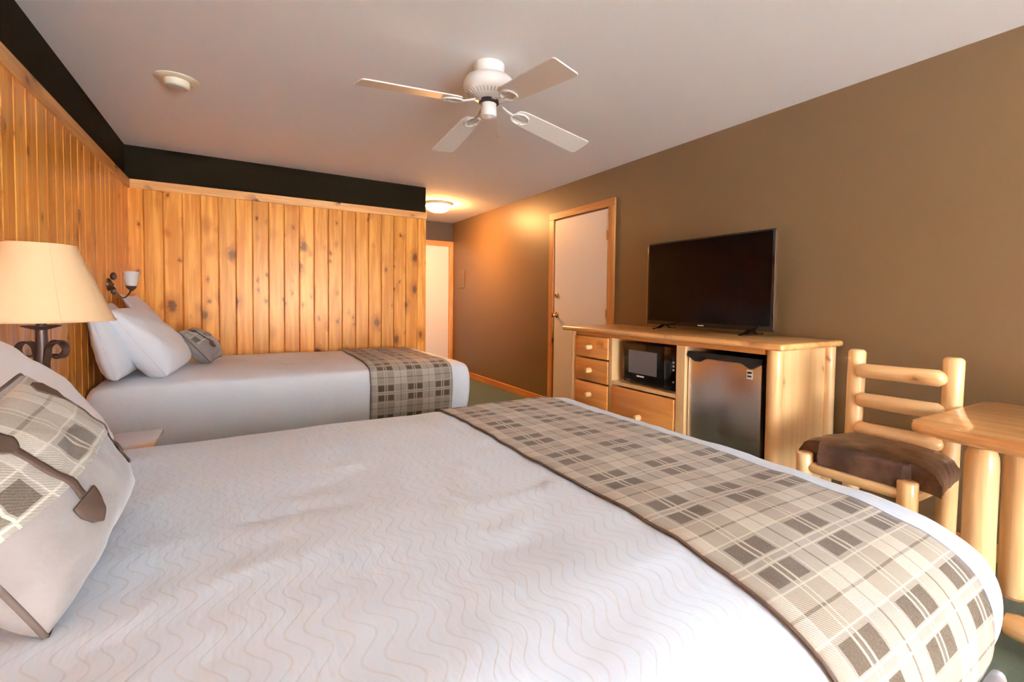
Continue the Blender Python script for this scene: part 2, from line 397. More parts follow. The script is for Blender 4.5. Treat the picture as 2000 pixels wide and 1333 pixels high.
# ------------------------------------------------------------------ doors
d1 = struct(finish('door_1', box(B(), W-0.012, W-0.0005, 3.372, 4.242, 0.01, 2.068, 0.002), MT['door'], origin=(W, 3.8, 0)))
for y in (3.350,):
    for z in (1.82, 1.07, 0.28):
        hb = box(B(), W-0.022, W-0.010, 3.360, 3.376, z-0.045, z+0.045, 0.002)
        tag(finish('hinge', hb, MT['brass'], d1), 'brass door hinge')
kb = lathe(B(), (W-0.012, 4.185, 1.035), [(0.032, 0), (0.032, -0.008), (0.014, -0.012), (0.012, -0.03), (0.024, -0.038), (0.029, -0.052), (0.024, -0.064), (0.004, -0.068)], 20, 'x')
tag(finish('door_knob', kb, MT['brass'], d1, smooth='auto'), 'brass round knob')
kb = lathe(B(), (W-0.012, 4.185, 1.25), [(0.030, 0), (0.028, -0.012), (0.018, -0.016), (0.016, -0.024), (0.003, -0.026)], 20, 'x')
tag(finish('deadbolt', kb, MT['brass'], d1, smooth='auto'), 'brass deadbolt above the knob')
t1 = struct(finish('trim_3', box(B(), W-0.022, W, 3.274, 4.345, 2.085, 2.158, 0.003), MT['trim_y'], origin=(W, 3.8, 2.085)))
finish('side_casing', box(B(), W-0.022, W, 3.274, 3.357, 0, 2.085, 0.003), MT['trim_z'], t1)
finish('side_casing', box(B(), W-0.022, W, 4.257, 4.345, 0, 2.085, 0.003), MT['trim_z'], t1)
d2 = struct(finish('door_2', box(B(), 2.81, 3.705, YH+0.005, YH+0.04, 0.005, 2.06, 0.002), MT['door'], origin=(3.3, YH, 0)))
hk = sweep(B(), [(2.9, YH+0.004, 1.0), (2.9, YH-0.05, 1.0), (3.01, YH-0.055, 1.0)], 0.009, 10)
tag(finish('door_handle', hk, MT['brass'], d2, smooth='auto'), 'brass lever handle')
t2 = struct(finish('trim_4', box(B(), 2.74, W, YH-0.020, YH, 2.055, 2.135, 0.003), MT['trim_x'], origin=(3.3, YH, 2.05)))
finish('side_casing', box(B(), 3.705, W, YH-0.020, YH, 0, 2.055, 0.003), MT['trim_z'], t2)
finish('side_casing', box(B(), 2.74, 2.815, YH-0.020, YH, 0, 2.055, 0.003), MT['trim_z'], t2)

pp = finish('wall_plate', box(B(), W-0.016, W, 6.72, 6.96, 1.38, 1.66, 0.003), plain('plate_paint', (0.20, 0.13, 0.065), 0.5), origin=(W, 6.84, 1.38))
tag(pp, 'brown cover plate painted like the wall, mounted near the hallway end', 'wall panel')
finish('inner_panel', box(B(), W-0.020, W-0.0155, 6.75, 6.93, 1.42, 1.62, 0.002), MT['wall_r'], pp)

# ------------------------------------------------------------------ beds
def prof_interp(keys, m):
    """smooth resample of the ring profile; keys = tuples of equal length"""
    out = []
    n = len(keys)
    for i in range(n-1):
        p0, p1, p2, p3 = keys[max(i-1, 0)], keys[i], keys[i+1], keys[min(i+2, n-1)]
        for j in range(m):
            t = j/m
            out.append(tuple(0.5*((2*b)+(-a+c)*t+(2*a-5*b+4*c-d)*t*t+(-a+3*b-3*c+d)*t**3) for a, b, c, d in zip(p0, p1, p2, p3)))
    out.append(keys[-1]); return out
def wrinkle(x, y, amp=1.0):
    a = noise.noise(Vector((x*2.1, y*3.3, 1.7)))*0.008
    r = noise.noise(Vector((x*3.0+y*4.2, y*9.0-x*2.0, 4.1)))
    return amp*(a+0.0045*r+0.0025*noise.noise(Vector((x*14, y*20, 2.2))))
def crown(x, y, x0, x1, y0, y1, c):
    u = max(0, 1-((x-(x0+x1)/2)/((x1-x0)/2))**2); v = max(0, 1-((y-(y0+y1)/2)/((y1-y0)/2))**2)
    return c*min(1, 1.5*u)*min(1, 1.5*v)
# keys: z, inset head, foot, near, far, plan corner radius
def make_cover(parent, x0, x1, y0, y1, keys, c, name='coverlet', pleat=0.006, amp=1.0, mat='coverlet'):
    bm = B(); rings = prof_interp(keys, 4); prev = None
    # inward rings of the flat top
    z, ih, if_, in_, ifr, r = rings[-1]
    tops = [(z, ih+f*((x1-x0)/2-max(ih, if_)-0.02), if_+f*((x1-x0)/2-max(ih, if_)-0.02), in_+f*((y1-y0)/2-max(in_, ifr)-0.02), ifr+f*((y1-y0)/2-max(in_, ifr)-0.02), max(0.012, r*(1-f))) for f in [i/34 for i in range(1, 35)]]
    K = 14; S = 60; S2 = 46
    for (z, ih, if_, in_, ifr, r) in rings+tops:
        ax, bx, ay, by = x0+ih, x1-if_, y0+in_, y1-ifr
        r = min(r, (bx-ax)/2-0.004, (by-ay)/2-0.004)
        pts = []
        def arc(cx, cy, a0):
            for k in range(K): 
                a = a0+PI/2*k/K; pts.append((cx+r*math.cos(a), cy+r*math.sin(a), math.cos(a), math.sin(a)))
        def line(xa, ya, xb, yb, nx, ny, s):
            for k in range(s): t = k/s; pts.append((xa+(xb-xa)*t, ya+(yb-ya)*t, nx, ny))
        line(ax+r, ay, bx-r, ay, 0, -1, S); arc(bx-r, ay+r, -PI/2)
        line(bx, ay+r, bx, by-r, 1, 0, S2); arc(bx-r, by-r, 0)
        line(bx-r, by, ax+r, by, 0, 1, S); arc(ax+r, by-r, PI/2)
        line(ax, by-r, ax, ay+r, -1, 0, S2); arc(ax+r, ay+r, PI)
        ring = []
        ztop = keys[-1][0]
        side = max(0.0, min(1.0, (ztop-0.05-z)/0.2))
        for i, (x, y, nx, ny) in enumerate(pts):
            zz = z+(1-side)*(wrinkle(x, y, amp)+crown(x, y, x0, x1, y0, y1, c))
            w = side*pleat*(noise.noise(Vector((x*11, y*11, z*1.5)))+0.6*noise.noise(Vector((x*34, y*34, z*2.5))))
            ring.append(bm.verts.new((x+nx*w, y+ny*w, zz)))
        if prev:
            m = len(ring)
            for k in range(m): bm.faces.new((prev[k], prev[(k+1) % m], ring[(k+1) % m], ring[k]))
        prev = ring
    bm.faces.new(prev)
    return finish(name, bm, MT[mat], parent, smooth=True)
def near_profile(keys): return [(k[0], k[3]) for k in prof_interp(keys, 4)]
def make_runner(name, label, x0, x1, ya, yb, keys, c, bx, zlow_near, zlow_far, group, amp=1.0, curl=False):
    """a woven strip that lies over the bed from near side to far side"""
    rings = prof_interp(keys, 4)
    near = [(ya+k[3], k[0]) for k in rings if k[0] > zlow_near]
    far = [(yb-k[4], k[0]) for k in rings if k[0] > zlow_far]
    ymid0, ymid1 = near[-1][0], far[-1][0]; zt = keys[-1][0]; nt = 60
    path = near+[(ymid0+(ymid1-ymid0)*i/nt, zt) for i in range(1, nt)]+far[::-1]
    NX = 26; bm = B(); uvs = []; rows = []; s = 0; pv = None
    for y, z in path:
        if pv: s += math.hypot(y-pv[0], z-pv[1])
        pv = (y, z); side = max(0.0, min(1.0, (zt-0.05-z)/0.2)); row = []
        sgn = -1 if y < (ya+yb)/2 else 1
        for i in range(NX+1):
            x = x0+(x1-x0)*i/NX
            zz = z+(1-side)*(wrinkle(x, y, amp)+crown(x, y, bx[0], bx[1], ya, yb, c)+0.0065)
            lift = 0.007+side*0.006*(1+noise.noise(Vector((x*6, s*3, 3))))
            yy = y+sgn*lift*(1.0 if zt-z > 0.01 else 0.0)
            xx = x+side*0.004*noise.noise(Vector((x*2, s*5, 8)))
            if curl: xx = x
            row.append(bm.verts.new((xx, yy, zz))); uvs.append((x-x0-0.112, s))
        rows.append(row)
    for a, b in zip(rows, rows[1:]):
        for i in range(NX): bm.faces.new((a[i], a[i+1], b[i+1], b[i]))
    bm.verts.index_update(); uvl = bm.loops.layers.uv.new('UVMap')
    for f in bm.faces:
        for l in f.loops: l[uvl].uv = uvs[l.vert.index]
    o = finish(name, bm, MT['plaid'], origin=((x0+x1)/2, ya, 0.3), smooth=True)
    so = o.modifiers.new('thick', 'SOLIDIFY'); so.thickness = 0.004; so.offset = 1
    tag(o, label, 'bed runner', group)
    e = B(); pts = [r[0].co.copy() if False else None for r in []]
    # dark bound edges along the two long sides
    for i, off in ((0, -0.001), (NX, 0.001)):
        me = o.data; org = Vector(o['_org']); pl = []
        for j in range(len(rows)):
            pl.append(me.vertices[j*(NX+1)+i].co+org+Vector((off, 0, 0.001)))
        eb = sweep(B(), pl, 0.0036, 6)
        tag(finish('edge_binding', eb, MT['piping'], o, smooth=True), 'dark brown edge binding')
    return o

K1 = [(0.27, .06, .05, .07, .04, .03), (0.31, .03, .022, .030, .02, .03), (0.38, .01, .006, .006, .01, .03), (0.45, 0, 0, 0, 0, .03), (0.51, .005, 0, .010, .005, .03),
      (0.565, .02, .002, .042, .02, .03), (0.603, .04, .005, .100, .04, .035), (0.628, .07, .014, .185, .06, .05), (0.641, .12, .035, .29, .08, .07), (0.648, .2, .10, .42, .13, .10)]
BX1 = (0.06, 2.392); BY1 = (0.323, 2.215)
bed = thing('bed', (1.2, 1.25, 0), 'nearest bed, filling the foreground, with white wavy-line coverlet and plaid runner', 'bed')
make_cover(bed, *BX1, *BY1, K1, 0.010)
finish('box_spring', box(B(), 0.12, 2.30, 0.42, 2.12, 0.12, 0.33, 0.03), MT['boxspring'], bed)
for x in (0.25, 2.15):
    for y in (0.52, 2.0): vlog('leg', x, y, 0, 0.13, 0.025, MT['blackm'], bed, seed=x)
K2 = [(0.20, .01, .05, .05, .03, .05), (0.26, .03, .02, .03, .02, .06), (0.34, .01, .008, .010, .01, .07), (0.45, 0, 0, 0, 0, .08), (0.55, .005, .004, .004, .005, .08),
      (0.61, .02, .018, .018, .02, .08), (0.638, .04, .045, .04, .04, .08), (0.651, .08, .085, .09, .08, .09), (0.660, .16, .17, .18, .16, .12)]
BX2 = (0.024, 2.478); BY2 = (3.585, 5.040)
bed2 = thing('bed', (1.2, 4.3, 0), 'farther bed along the knotty pine partition, plain white with a plaid runner across its foot', 'bed')
make_cover(bed2, *BX2, *BY2, K2, 0.020, pleat=0.007, amp=0.9, mat='sheet')
finish('box_spring', box(B(), 0.12, 2.38, 3.65, 4.98, 0.12, 0.32, 0.03), MT['boxspring'], bed2)
for x in (0.25, 2.25):
    for y in (3.75, 4.88): vlog('leg', x, y, 0, 0.13, 0.025, MT['blackm'], bed2, seed=x)
r1 = make_runner('bed_runner', 'beige and brown plaid runner draped across the nearest bed and down its side', 1.625, 2.240, *BY1, K1, 0.010, BX1, 0.325, 0.42, 'plaid bed runners')
r1_fold = B()
# the runner's hem curling outward under the mattress edge
pts = [(1.66+0.70*i/14, 0.325+0.012*math.sin(i*0.9), 0.300-0.012*math.cos(i*0.5)) for i in range(15)]
sweep(r1_fold, pts, [0.012]+[0.024]*13+[0.014], 12)
tag(finish('rolled_hem', r1_fold, MT['suede'], r1, smooth=True), 'taupe rolled hem at the runner end')
make_runner('bed_runner', 'plaid runner across the foot of the farther bed by the pine partition', 1.635, 2.284, *BY2, K2, 0.020, BX2, 0.24, 0.40, 'plaid bed runners', amp=0.9)

# ------------------------------------------------------------------ pillows
class Pillow:
    def __init__(s, base, lean, yawr, w, h, T, seed=0, roll=0.0, pinch=0.05, sag=0.25, wr=1.0, p=0.46):
        """base: centre of the bottom edge; lean: degrees back from upright; faces +x, turned by yawr"""
        n0 = Vector((1, 0, 0)); u0 = Vector((0, 1, 0)); h0 = Vector((0, 0, 1))
        R1 = Matrix.Rotation(R_(roll), 3, 'X'); R2 = Matrix.Rotation(R_(-lean), 3, 'Y'); R3 = Matrix.Rotation(R_(yawr), 3, 'Z')
        Rm = R3@R2@R1
        s.n, s.u, s.h = Rm@n0, Rm@u0, Rm@h0; s.base = Vector(base); s.w, s.hh, s.T = w, h, T
        s.seed, s.pinch, s.sag, s.wr, s.p = seed, pinch, sag, wr, p
    def pt(s, a, b, side=1, off=0.0):
        e = max(0, 1-a*a); g = max(0, 1-b*b)
        x = s.w/2*a*(1-s.pinch*g); y = s.hh/2*(b*(1-s.pinch*e)+1)
        k = (e*g)**s.p*(1-s.sag*b)
        d = s.T/2*k
        nz = noise.noise(Vector((a*2.2+s.seed*7.1, b*2.2, side*2.0)))*0.06+noise.noise(Vector((a*5+s.seed, b*5+a*2, side*4.0)))*0.035
        # radial puckers near the edges
        ang = math.atan2(b, a); edge = min(1, (1-min(e, g))**3)
        pk = 0.05*edge*noise.noise(Vector((ang*9, s.seed*3.3, side)))
        d += s.T*s.wr*(nz*min(1, k*1.5)+pk*min(1, k*2))
        return s.base+s.u*x+s.h*y+s.n*(side*(d+off))
    def mesh(s, N=34):
        bm = B(); c = [math.sin(PI/2*(2*i/N-1)) for i in range(N+1)]
        F = [[bm.verts.new(s.pt(c[i], c[j], 1)) for i in range(N+1)] for j in range(N+1)]
        Bk = [[F[j][i] if i in (0, N) or j in (0, N) else bm.verts.new(s.pt(c[i], c[j], -1)) for i in range(N+1)] for j in range(N+1)]
        for j in range(N):
            for i in range(N):
                bm.faces.new((F[j][i], F[j][i+1], F[j+1][i+1], F[j+1][i]))
                if len({Bk[j][i], Bk[j][i+1], Bk[j+1][i+1], Bk[j+1][i]}) == 4:
                    bm.faces.new((Bk[j][i], Bk[j+1][i], Bk[j+1][i+1], Bk[j][i+1]))
        return bm
    def patch(s, rows, off=0.0025, nu=8, nv=4):
        """rows: (b, a_left, a_right); a conforming sewn-on piece, subdivided between rows"""
        rr = []
        for (r0, r1_) in zip(rows, rows[1:]):
            for k in range(nv): t = k/nv; rr.append(tuple(x+(y-x)*t for x, y in zip(r0, r1_)))
        rr.append(rows[-1]); bm = B(); G = []; uv = []
        for b, al, ar in rr:
            G.append([])
            for i in range(nu+1):
                a = al+(ar-al)*i/nu; G[-1].append(bm.verts.new(s.pt(a, b, 1, off))); uv.append((a*s.w/2, b*s.hh/2))
        for j in range(len(G)-1):
            for i in range(nu): bm.faces.new((G[j][i], G[j][i+1], G[j+1][i+1], G[j+1][i]))
        bm.verts.index_update(); uvl = bm.loops.layers.uv.new('UVMap')
        for f in bm.faces:
            for l in f.loops: l[uvl].uv = uv[l.vert.index]
        return bm
    def seam(s, N=80):
        pts = []
        for k in range(4):
            for i in range(N//4):
                t = -1+2*i/(N//4); a, b = [(t, -1), (1, t), (-t, 1), (-1, -t)][k]; pts.append(s.pt(a, b, 1, 0))
        pts.append(pts[0]); return pts
def white_pillow(P, label, group=None):
    o = finish('pillow', P.mesh(), MT['pillow'], origin=P.base, smooth=True)
    tag(o, label, 'pillow', group)
    finish('seam', sweep(B(), P.seam(), 0.0035, 5, cap=False), MT['pillow'], o, smooth=True)
    return o
def solid(o, t=0.003):
    m = o.modifiers.new('thick', 'SOLIDIFY'); m.thickness = t; m.offset = 1; return o
def cushion(P, label, mirror=1):
    o = finish('cushion', P.mesh(40), MT['suede'], origin=P.base, smooth=True)
    tag(o, label, 'cushion', 'plaid and suede arrow cushions')
    solid(finish('plaid_panel', P.patch([(-0.02+0.0, -0.97, 0.97), (0.3, -0.975, 0.975), (0.62, -0.98, 0.98), (0.97, -0.985, 0.985)], 0.001, 30, 9), MT['plaid'], o, smooth=True), 0.002)
    finish('piping', sweep(B(), P.seam(), 0.005, 6, cap=False), MT['piping'], o, smooth=True)
    for k, a0 in enumerate((0.72, -0.50)):
        dn = 1
        tip, top = (-0.62, 0.90) if k != 1 else (-0.55, 0.90)
        w = 0.105
        solid(finish('arrow_head', P.patch([(tip, a0-0.005, a0+0.005), (tip+0.08, a0-w*0.85, a0+w*0.85), (tip+0.20, a0-w*1.25, a0+w*1.25), (tip+0.34, a0-w*1.45, a0+w*1.45)], 0.003), MT['leather_applique'], o, smooth=True))
        solid(finish('arrow_shaft', P.patch([(tip+0.36, a0-0.035, a0+0.035), (top-0.34, a0-0.035, a0+0.035)], 0.003, 3, 14), MT['leather_applique'], o, smooth=True))
        solid(finish('arrow_fletching', P.patch([(top-0.36, a0-0.02, a0+0.02), (top-0.24, a0-w*1.2, a0+w*1.2), (top-0.08, a0-w*1.2, a0+w*1.2), (top, a0-0.03, a0+0.03)], 0.003), MT['leather_applique'], o, smooth=True))
    return o
white_pillow(Pillow((0.43, 1.695, 0.668), 38, 0, 0.86, 0.52, 0.22, 1, pinch=0.02), 'white pillow leaning at the head of the nearest bed, behind the arrow cushion')
cushion(Pillow((0.55, 1.225, 0.690), 27, -4, 0.49, 0.33, 0.205, 2, roll=8, pinch=0.04, wr=0.8, p=0.42), 'taupe suede and plaid arrow cushion in the left foreground on the nearest bed')
white_pillow(Pillow((0.185, 3.89, 0.688), 15, 0, 0.62, 0.46, 0.17, 3, pinch=0.01, p=0.33, sag=0.30), 'white pillow against the pine wall on the farther bed, partly behind the lamp')
white_pillow(Pillow((0.435, 3.94, 0.690), 34, -4, 0.62, 0.49, 0.245, 4, pinch=0.0, p=0.33, sag=0.30), 'plump white pillow in front on the farther bed, right of the lampshade')
white_pillow(Pillow((0.37, 4.68, 0.690), 30, 0, 0.60, 0.585, 0.13, 5, pinch=0.06), 'white pillow with its pointed corner rising behind the plump one under the wall sconce')
cushion(Pillow((0.645, 4.33, 0.706), 40, -8, 0.42, 0.30, 0.17, 6, pinch=0.05), 'small taupe arrow cushion with plaid patch on the farther bed')

# ------------------------------------------------------------------ nightstand and table lamp
ns = thing('nightstand', (0.27, 2.50, 0), 'low wooden nightstand between the two beds, under the lamp', 'nightstand')
finish('top', box(B(), 0.03, 0.500, 2.235, 2.72, 0.545, 0.572, 0.006), plain('nightstand_top', (0.56, 0.44, 0.37), 0.25, coat=0.6, nscale=12, var=0.05), ns, smooth='auto')  # pinkish beige: white sheet's reflection over pine, painted into the colour
finish('body', box(B(), 0.04, 0.47, 2.26, 2.70, 0.06, 0.545, 0.004), MT['panel_z'], ns)
for z in (0.32, 0.10):
    dr = finish('drawer', box(B(), 0.47, 0.486, 2.28, 2.68, z, z+0.20, 0.004), MT['drawer'], ns)
    finish('knob', lathe(B(), (0.486, 2.48, z+0.1), [(0.014, 0), (0.012, 0.012), (0.020, 0.024), (0.016, 0.036), (0.004, 0.04)], 16, 'x'), MT['log_x'], dr, smooth='auto')
lx, ly = 0.205, 2.32
lamp = thing('table_lamp', (lx, ly, 0.572), 'scrolled bronze table lamp with a beige cone shade, on the nightstand', 'lamp')
bm = B(); n = 48; r0, r1q, z0, z1 = 0.200, 0.094, 1.092, 1.365
rings = []
for (r, z) in ((r0, z0), (r1q, z1), (r1q-0.003, z1), (r0-0.003, z0)):
    rings.append([bm.verts.new((lx+r*math.cos(2*PI*k/n), ly+r*math.sin(2*PI*k/n), z)) for k in range(n)])
for i in range(4):
    a, b = rings[i], rings[(i+1) % 4]
    for k in range(n): bm.faces.new((a[k], a[(k+1) % n], b[(k+1) % n], b[k]))
sh = finish('lamp_shade', bm, MT['shade'], lamp, smooth='auto')
a = R_(-62)
finish('shade_seam', sweep(B(), [(lx+r0*math.cos(a)*1.002, ly+r0*math.sin(a)*1.002, z0), (lx+r1q*math.cos(a)*1.002, ly+r1q*math.sin(a)*1.002, z1)], 0.0012, 5), MT['shade'], sh)
for r, z in ((r0, z0+0.003), (r1q, z1-0.003)):
    finish('shade_trim', sweep(B(), [(lx+r*math.cos(2*PI*k/48), ly+r*math.sin(2*PI*k/48), z) for k in range(49)], 0.0032, 6, cap=False), MT['shade'], sh, smooth=True)
bm = B(); 
for k in range(3):
    a = 2*PI*k/3
    sweep(bm, [(lx, ly, z1-0.025), (lx+r1q*math.cos(a), ly+r1q*math.sin(a), z1-0.006)], 0.0018, 6)
sweep(bm, [(lx, ly, 1.09), (lx, ly, z1-0.02)], 0.006, 8)
finish('harp', bm, MT['iron'], lamp)
finish('bulb', lathe(B(), (lx, ly, 1.11), [(0.014, 0), (0.015, 0.02), (0.030, 0.055), (0.033, 0.075), (0.024, 0.10), (0.004, 0.112)], 20), MT['frost'], lamp, smooth='auto')
finish('drip_cup', lathe(B(), (lx, ly, 1.060), [(0.012, 0), (0.030, 0.006), (0.052, 0.014), (0.053, 0.017), (0.030, 0.012), (0.013, 0.016), (0.013, 0.036)], 32), MT['iron'], lamp, smooth='auto')
finish('stem', sweep(B(), [(lx, ly, 0.70), (lx, ly, 0.85), (lx, ly, 0.99), (lx, ly, 1.062)], [0.017, 0.019, 0.017, 0.016], 14), MT['iron'], lamp, smooth='auto')
def ribbon(bm, pts, w, t, side):
    """flat iron bar bent along pts; side = width direction"""
    side = Vector(side).normalized(); pts = [Vector(p) for p in pts]; prev = None
    for i, p in enumerate(pts):
        d = (pts[min(i+1, len(pts)-1)]-pts[max(i-1, 0)]).normalized(); nn = d.cross(side).normalized()
        q = [bm.verts.new(p+side*w/2*sx+nn*t/2*sy) for sx, sy in ((-1, -1), (1, -1), (1, 1), (-1, 1))]
        if prev:
            for k in range(4): bm.faces.new((prev[k], prev[(k+1) % 4], q[(k+1) % 4], q[k]))
        else: bm.faces.new(q)
        prev = q
    bm.faces.new(prev[::-1])
for k in range(3):
    a = R_(-32)+2*PI*k/3*1.0 if k else R_(-32)
    a = [R_(-32), R_(148), R_(58)][k]
    d = Vector((math.cos(a), math.sin(a), 0)); s = Vector((-math.sin(a), math.cos(a), 0)); c0 = Vector((lx, ly, 0))
    pts = []
    # foot flares out from the base, climbs beside the stem and curls outward at the top
    for i in range(12):
        t = i/11; pts.append(c0+d*(0.085*(1-t)**2+0.014)+Vector((0, 0, 0.578+0.36*t)))
    cx, cz, rr = 0.058, 0.985, 0.038
    for i in range(26):
        an = PI*1.05-(i/25)*PI*1.75; r_ = rr*(1-0.45*i/25)
        pts.append(c0+d*(cx+r_*math.cos(an))+Vector((0, 0, cz+r_*math.sin(an))))
    bm = B(); ribbon(bm, pts, 0.024, 0.006, s)
    finish('scroll_leg', bm, MT['iron'], lamp)

# ------------------------------------------------------------------ wall sconce
sy, sz = 4.33, 1.265
scn = thing('wall_sconce', (0.02, sy, sz), 'bronze wall sconce with frosted cup shade on the pine wall above the farther bed', 'sconce')
finish('back_plate', lathe(B(), (0.020, sy, sz), [(0.045, 0), (0.043, 0.010), (0.030, 0.018), (0.012, 0.026), (0.004, 0.034)], 24, 'x'), MT['iron'], scn, smooth='auto')
finish('finial', lathe(B(), (0.050, sy, sz+0.030), [(0.004, 0), (0.016, 0.012), (0.020, 0.03), (0.012, 0.05), (0.003, 0.056)], 14), MT['iron'], scn, smooth='auto')
finish('finial', lathe(B(), (0.050, sy, sz-0.075), [(0.003, 0), (0.014, 0.012), (0.018, 0.03), (0.012, 0.05), (0.004, 0.06)], 14), MT['iron'], scn, smooth='auto')
ex, ey = 0.155, 4.27
pts = []
for i in range(20):
    t = i/19; x = 0.045+(ex-0.045)*t; y = sy+(ey-sy)*t; z = sz-0.075*math.sin(PI*min(1, t*1.0))**0.9+(-0.035)*t
    pts.append((x, y, z))
pts += [(ex, ey, sz-0.030)]
finish('arm', sweep(B(), pts, 0.0045, 8), MT['iron'], scn, smooth=True)
cz = sz-0.045
finish('cup', lathe(B(), (ex, ey, cz), [(0.006, 0), (0.012, 0.006), (0.024, 0.018), (0.031, 0.032), (0.030, 0.036)], 20), MT['iron'], scn, smooth='auto')
finish('glass_shade', lathe(B(), (ex, ey, cz+0.030), [(0.024, 0), (0.034, 0.015), (0.040, 0.045), (0.042, 0.085), (0.047, 0.108), (0.044, 0.108), (0.038, 0.08), (0.034, 0.03), (0.01, 0.01)], 24), MT['frost'], scn, smooth='auto')

# ------------------------------------------------------------------ console with drawers, its fridge and microwave
XF, CT = 3.190, 0.980
cn = thing('media_console', (3.46, 2.27, 0), 'long pale log console with orange drawers under the television', 'console')
finish('top', box(B(), 3.130, 3.770, 1.316, 3.215, CT-0.036, CT, 0.014, 3), MT['top_y'], cn, smooth='auto')
finish('corner_log', log(B(), (3.218, 1.398, 0), (3.218, 1.398, CT-0.036), 0.040, seed=1, rnd=0.003), MT['log_z'], cn, smooth='auto')
finish('corner_log', log(B(), (3.715, 1.372, 0), (3.715, 1.372, CT-0.036), 0.037, seed=2, rnd=0.003), MT['log_z'], cn, smooth='auto')
finish('corner_log', log(B(), (3.218, 3.125, 0), (3.218, 3.125, CT-0.036), 0.036, seed=3, rnd=0.003), MT['log_z'], cn, smooth='auto')
finish('corner_log', log(B(), (3.715, 3.125, 0), (3.715, 3.125, CT-0.036), 0.036, seed=4, rnd=0.003), MT['log_z'], cn, smooth='auto')
finish('end_panel', box(B(), 3.235, 3.700, 1.372, 1.392, 0.05, CT-0.037, 0.002), MT['panel_z'], cn)
finish('end_panel', box(B(), 3.235, 3.700, 3.115, 3.135, 0.05, CT-0.037, 0.002), MT['panel_z'], cn)
finish('back_panel', box(B(), 3.715, 3.727, 1.41, 3.09, 0.05, CT-0.037), MT['panel_z'], cn)
finish('divider', box(B(), XF+0.002, 3.70, 2.645, 2.678, 0.04, CT-0.037, 0.003), MT['panel_z'], cn)
finish('divider', box(B(), XF+0.002, 3.70, 1.966, 2.036, 0.04, CT-0.037, 0.003), MT['panel_z'], cn)
finish('top_rail', box(B(), XF, XF+0.025, 1.440, 3.09, 0.912, CT-0.036, 0.002), MT['drawer'], cn)
finish('bottom_rail', box(B(), XF, XF+0.025, 2.03, 3.09, 0.06, 0.14, 0.002), MT['drawer'], cn)
finish('shelf', box(B(), XF+0.002, 3.70, 2.036, 2.645, 0.566, 0.592, 0.002), MT['panel_z'], cn)
def peg(parent, y, z):
    finish('peg_handle', lathe(B(), (XF-0.010, y, z), [(0.020, 0), (0.021, -0.02), (0.019, -0.038), (0.014, -0.047), (0.003, -0.049)], 18, 'x'), MT['log_x'], parent, smooth='auto')
for z0_, z1_ in ((0.738, 0.908), (0.548, 0.728), (0.348, 0.538), (0.150, 0.338)):
    dr = finish('drawer', box(B(), XF-0.010, XF+0.012, 2.684, 3.088, z0_, z1_, 0.008), MT['drawer'], cn, smooth='auto')
    finish('drawer_box', box(B(), XF+0.012, 3.66, 2.70, 3.07, z0_+0.02, z1_-0.02), MT['panel_z'], dr)
    peg(dr, 2.886, (z0_+z1_)/2)
dr = finish('drawer', box(B(), XF-0.010, XF+0.012, 2.042, 2.640, 0.150, 0.556, 0.008), MT['drawer'], cn, smooth='auto')
finish('drawer_box', box(B(), XF+0.012, 3.66, 2.06, 2.62, 0.17, 0.53), MT['panel_z'], dr)
peg(dr, 2.341, 0.375)
# fridge
fr = thing('mini_fridge', (3.46, 1.71, 0), 'stainless steel mini fridge with black wavy handle in the console bay', 'fridge')
finish('body', box(B(), 3.255, 3.70, 1.470, 1.955, 0.02, 0.872, 0.006), MT['blackm'], fr)
dx0, dx1 = 3.212, 3.252
dr = finish('door', box(B(), dx0, dx1, 1.468, 1.957, 0.06, 0.868, 0.008), MT['steel'], fr, smooth='auto')
bm = B(); N = 40; ya_, yb_ = 1.462, 1.958; pr = None
for i in range(N+1):
    t = i/N; y = ya_+(yb_-ya_)*t
    dip = 0.030*(math.exp(-((t-0.13)/0.085)**2)+math.exp(-((t-0.87)/0.085)**2))+0.010*math.exp(-((t-0.5)/0.4)**2)
    zb = 0.858-dip; q = [bm.verts.new((dx0-0.012, y, zb)), bm.verts.new((dx1, y, zb)), bm.verts.new((dx1, y, 0.882)), bm.verts.new((dx0-0.004, y, 0.882))]
    if pr:
        for k in range(4): bm.faces.new((pr[k], pr[(k+1) % 4], q[(k+1) % 4], q[k]))
    else: bm.faces.new(q)
    pr = q
bm.faces.new(pr[::-1])
tag(finish('handle', bm, MT['blackm'], dr, smooth='auto'), 'black wavy top handle')
bd = finish('badge', box(B(), dx0-0.002, dx0+0.001, 1.520, 1.556, 0.765, 0.815, 0.0005), MT['marks'], dr)
finish('toe_kick', box(B(), 3.225, 3.26, 1.475, 1.950, 0.0, 0.055), MT['blackm'], fr)
bm = B(); box(bm, dx0-0.003, dx0-0.0018, 1.526, 1.550, 0.796, 0.806); box(bm, dx0-0.003, dx0-0.0018, 1.526, 1.550, 0.775, 0.785)
finish('badge_print', bm, MT['blackm'], fr)
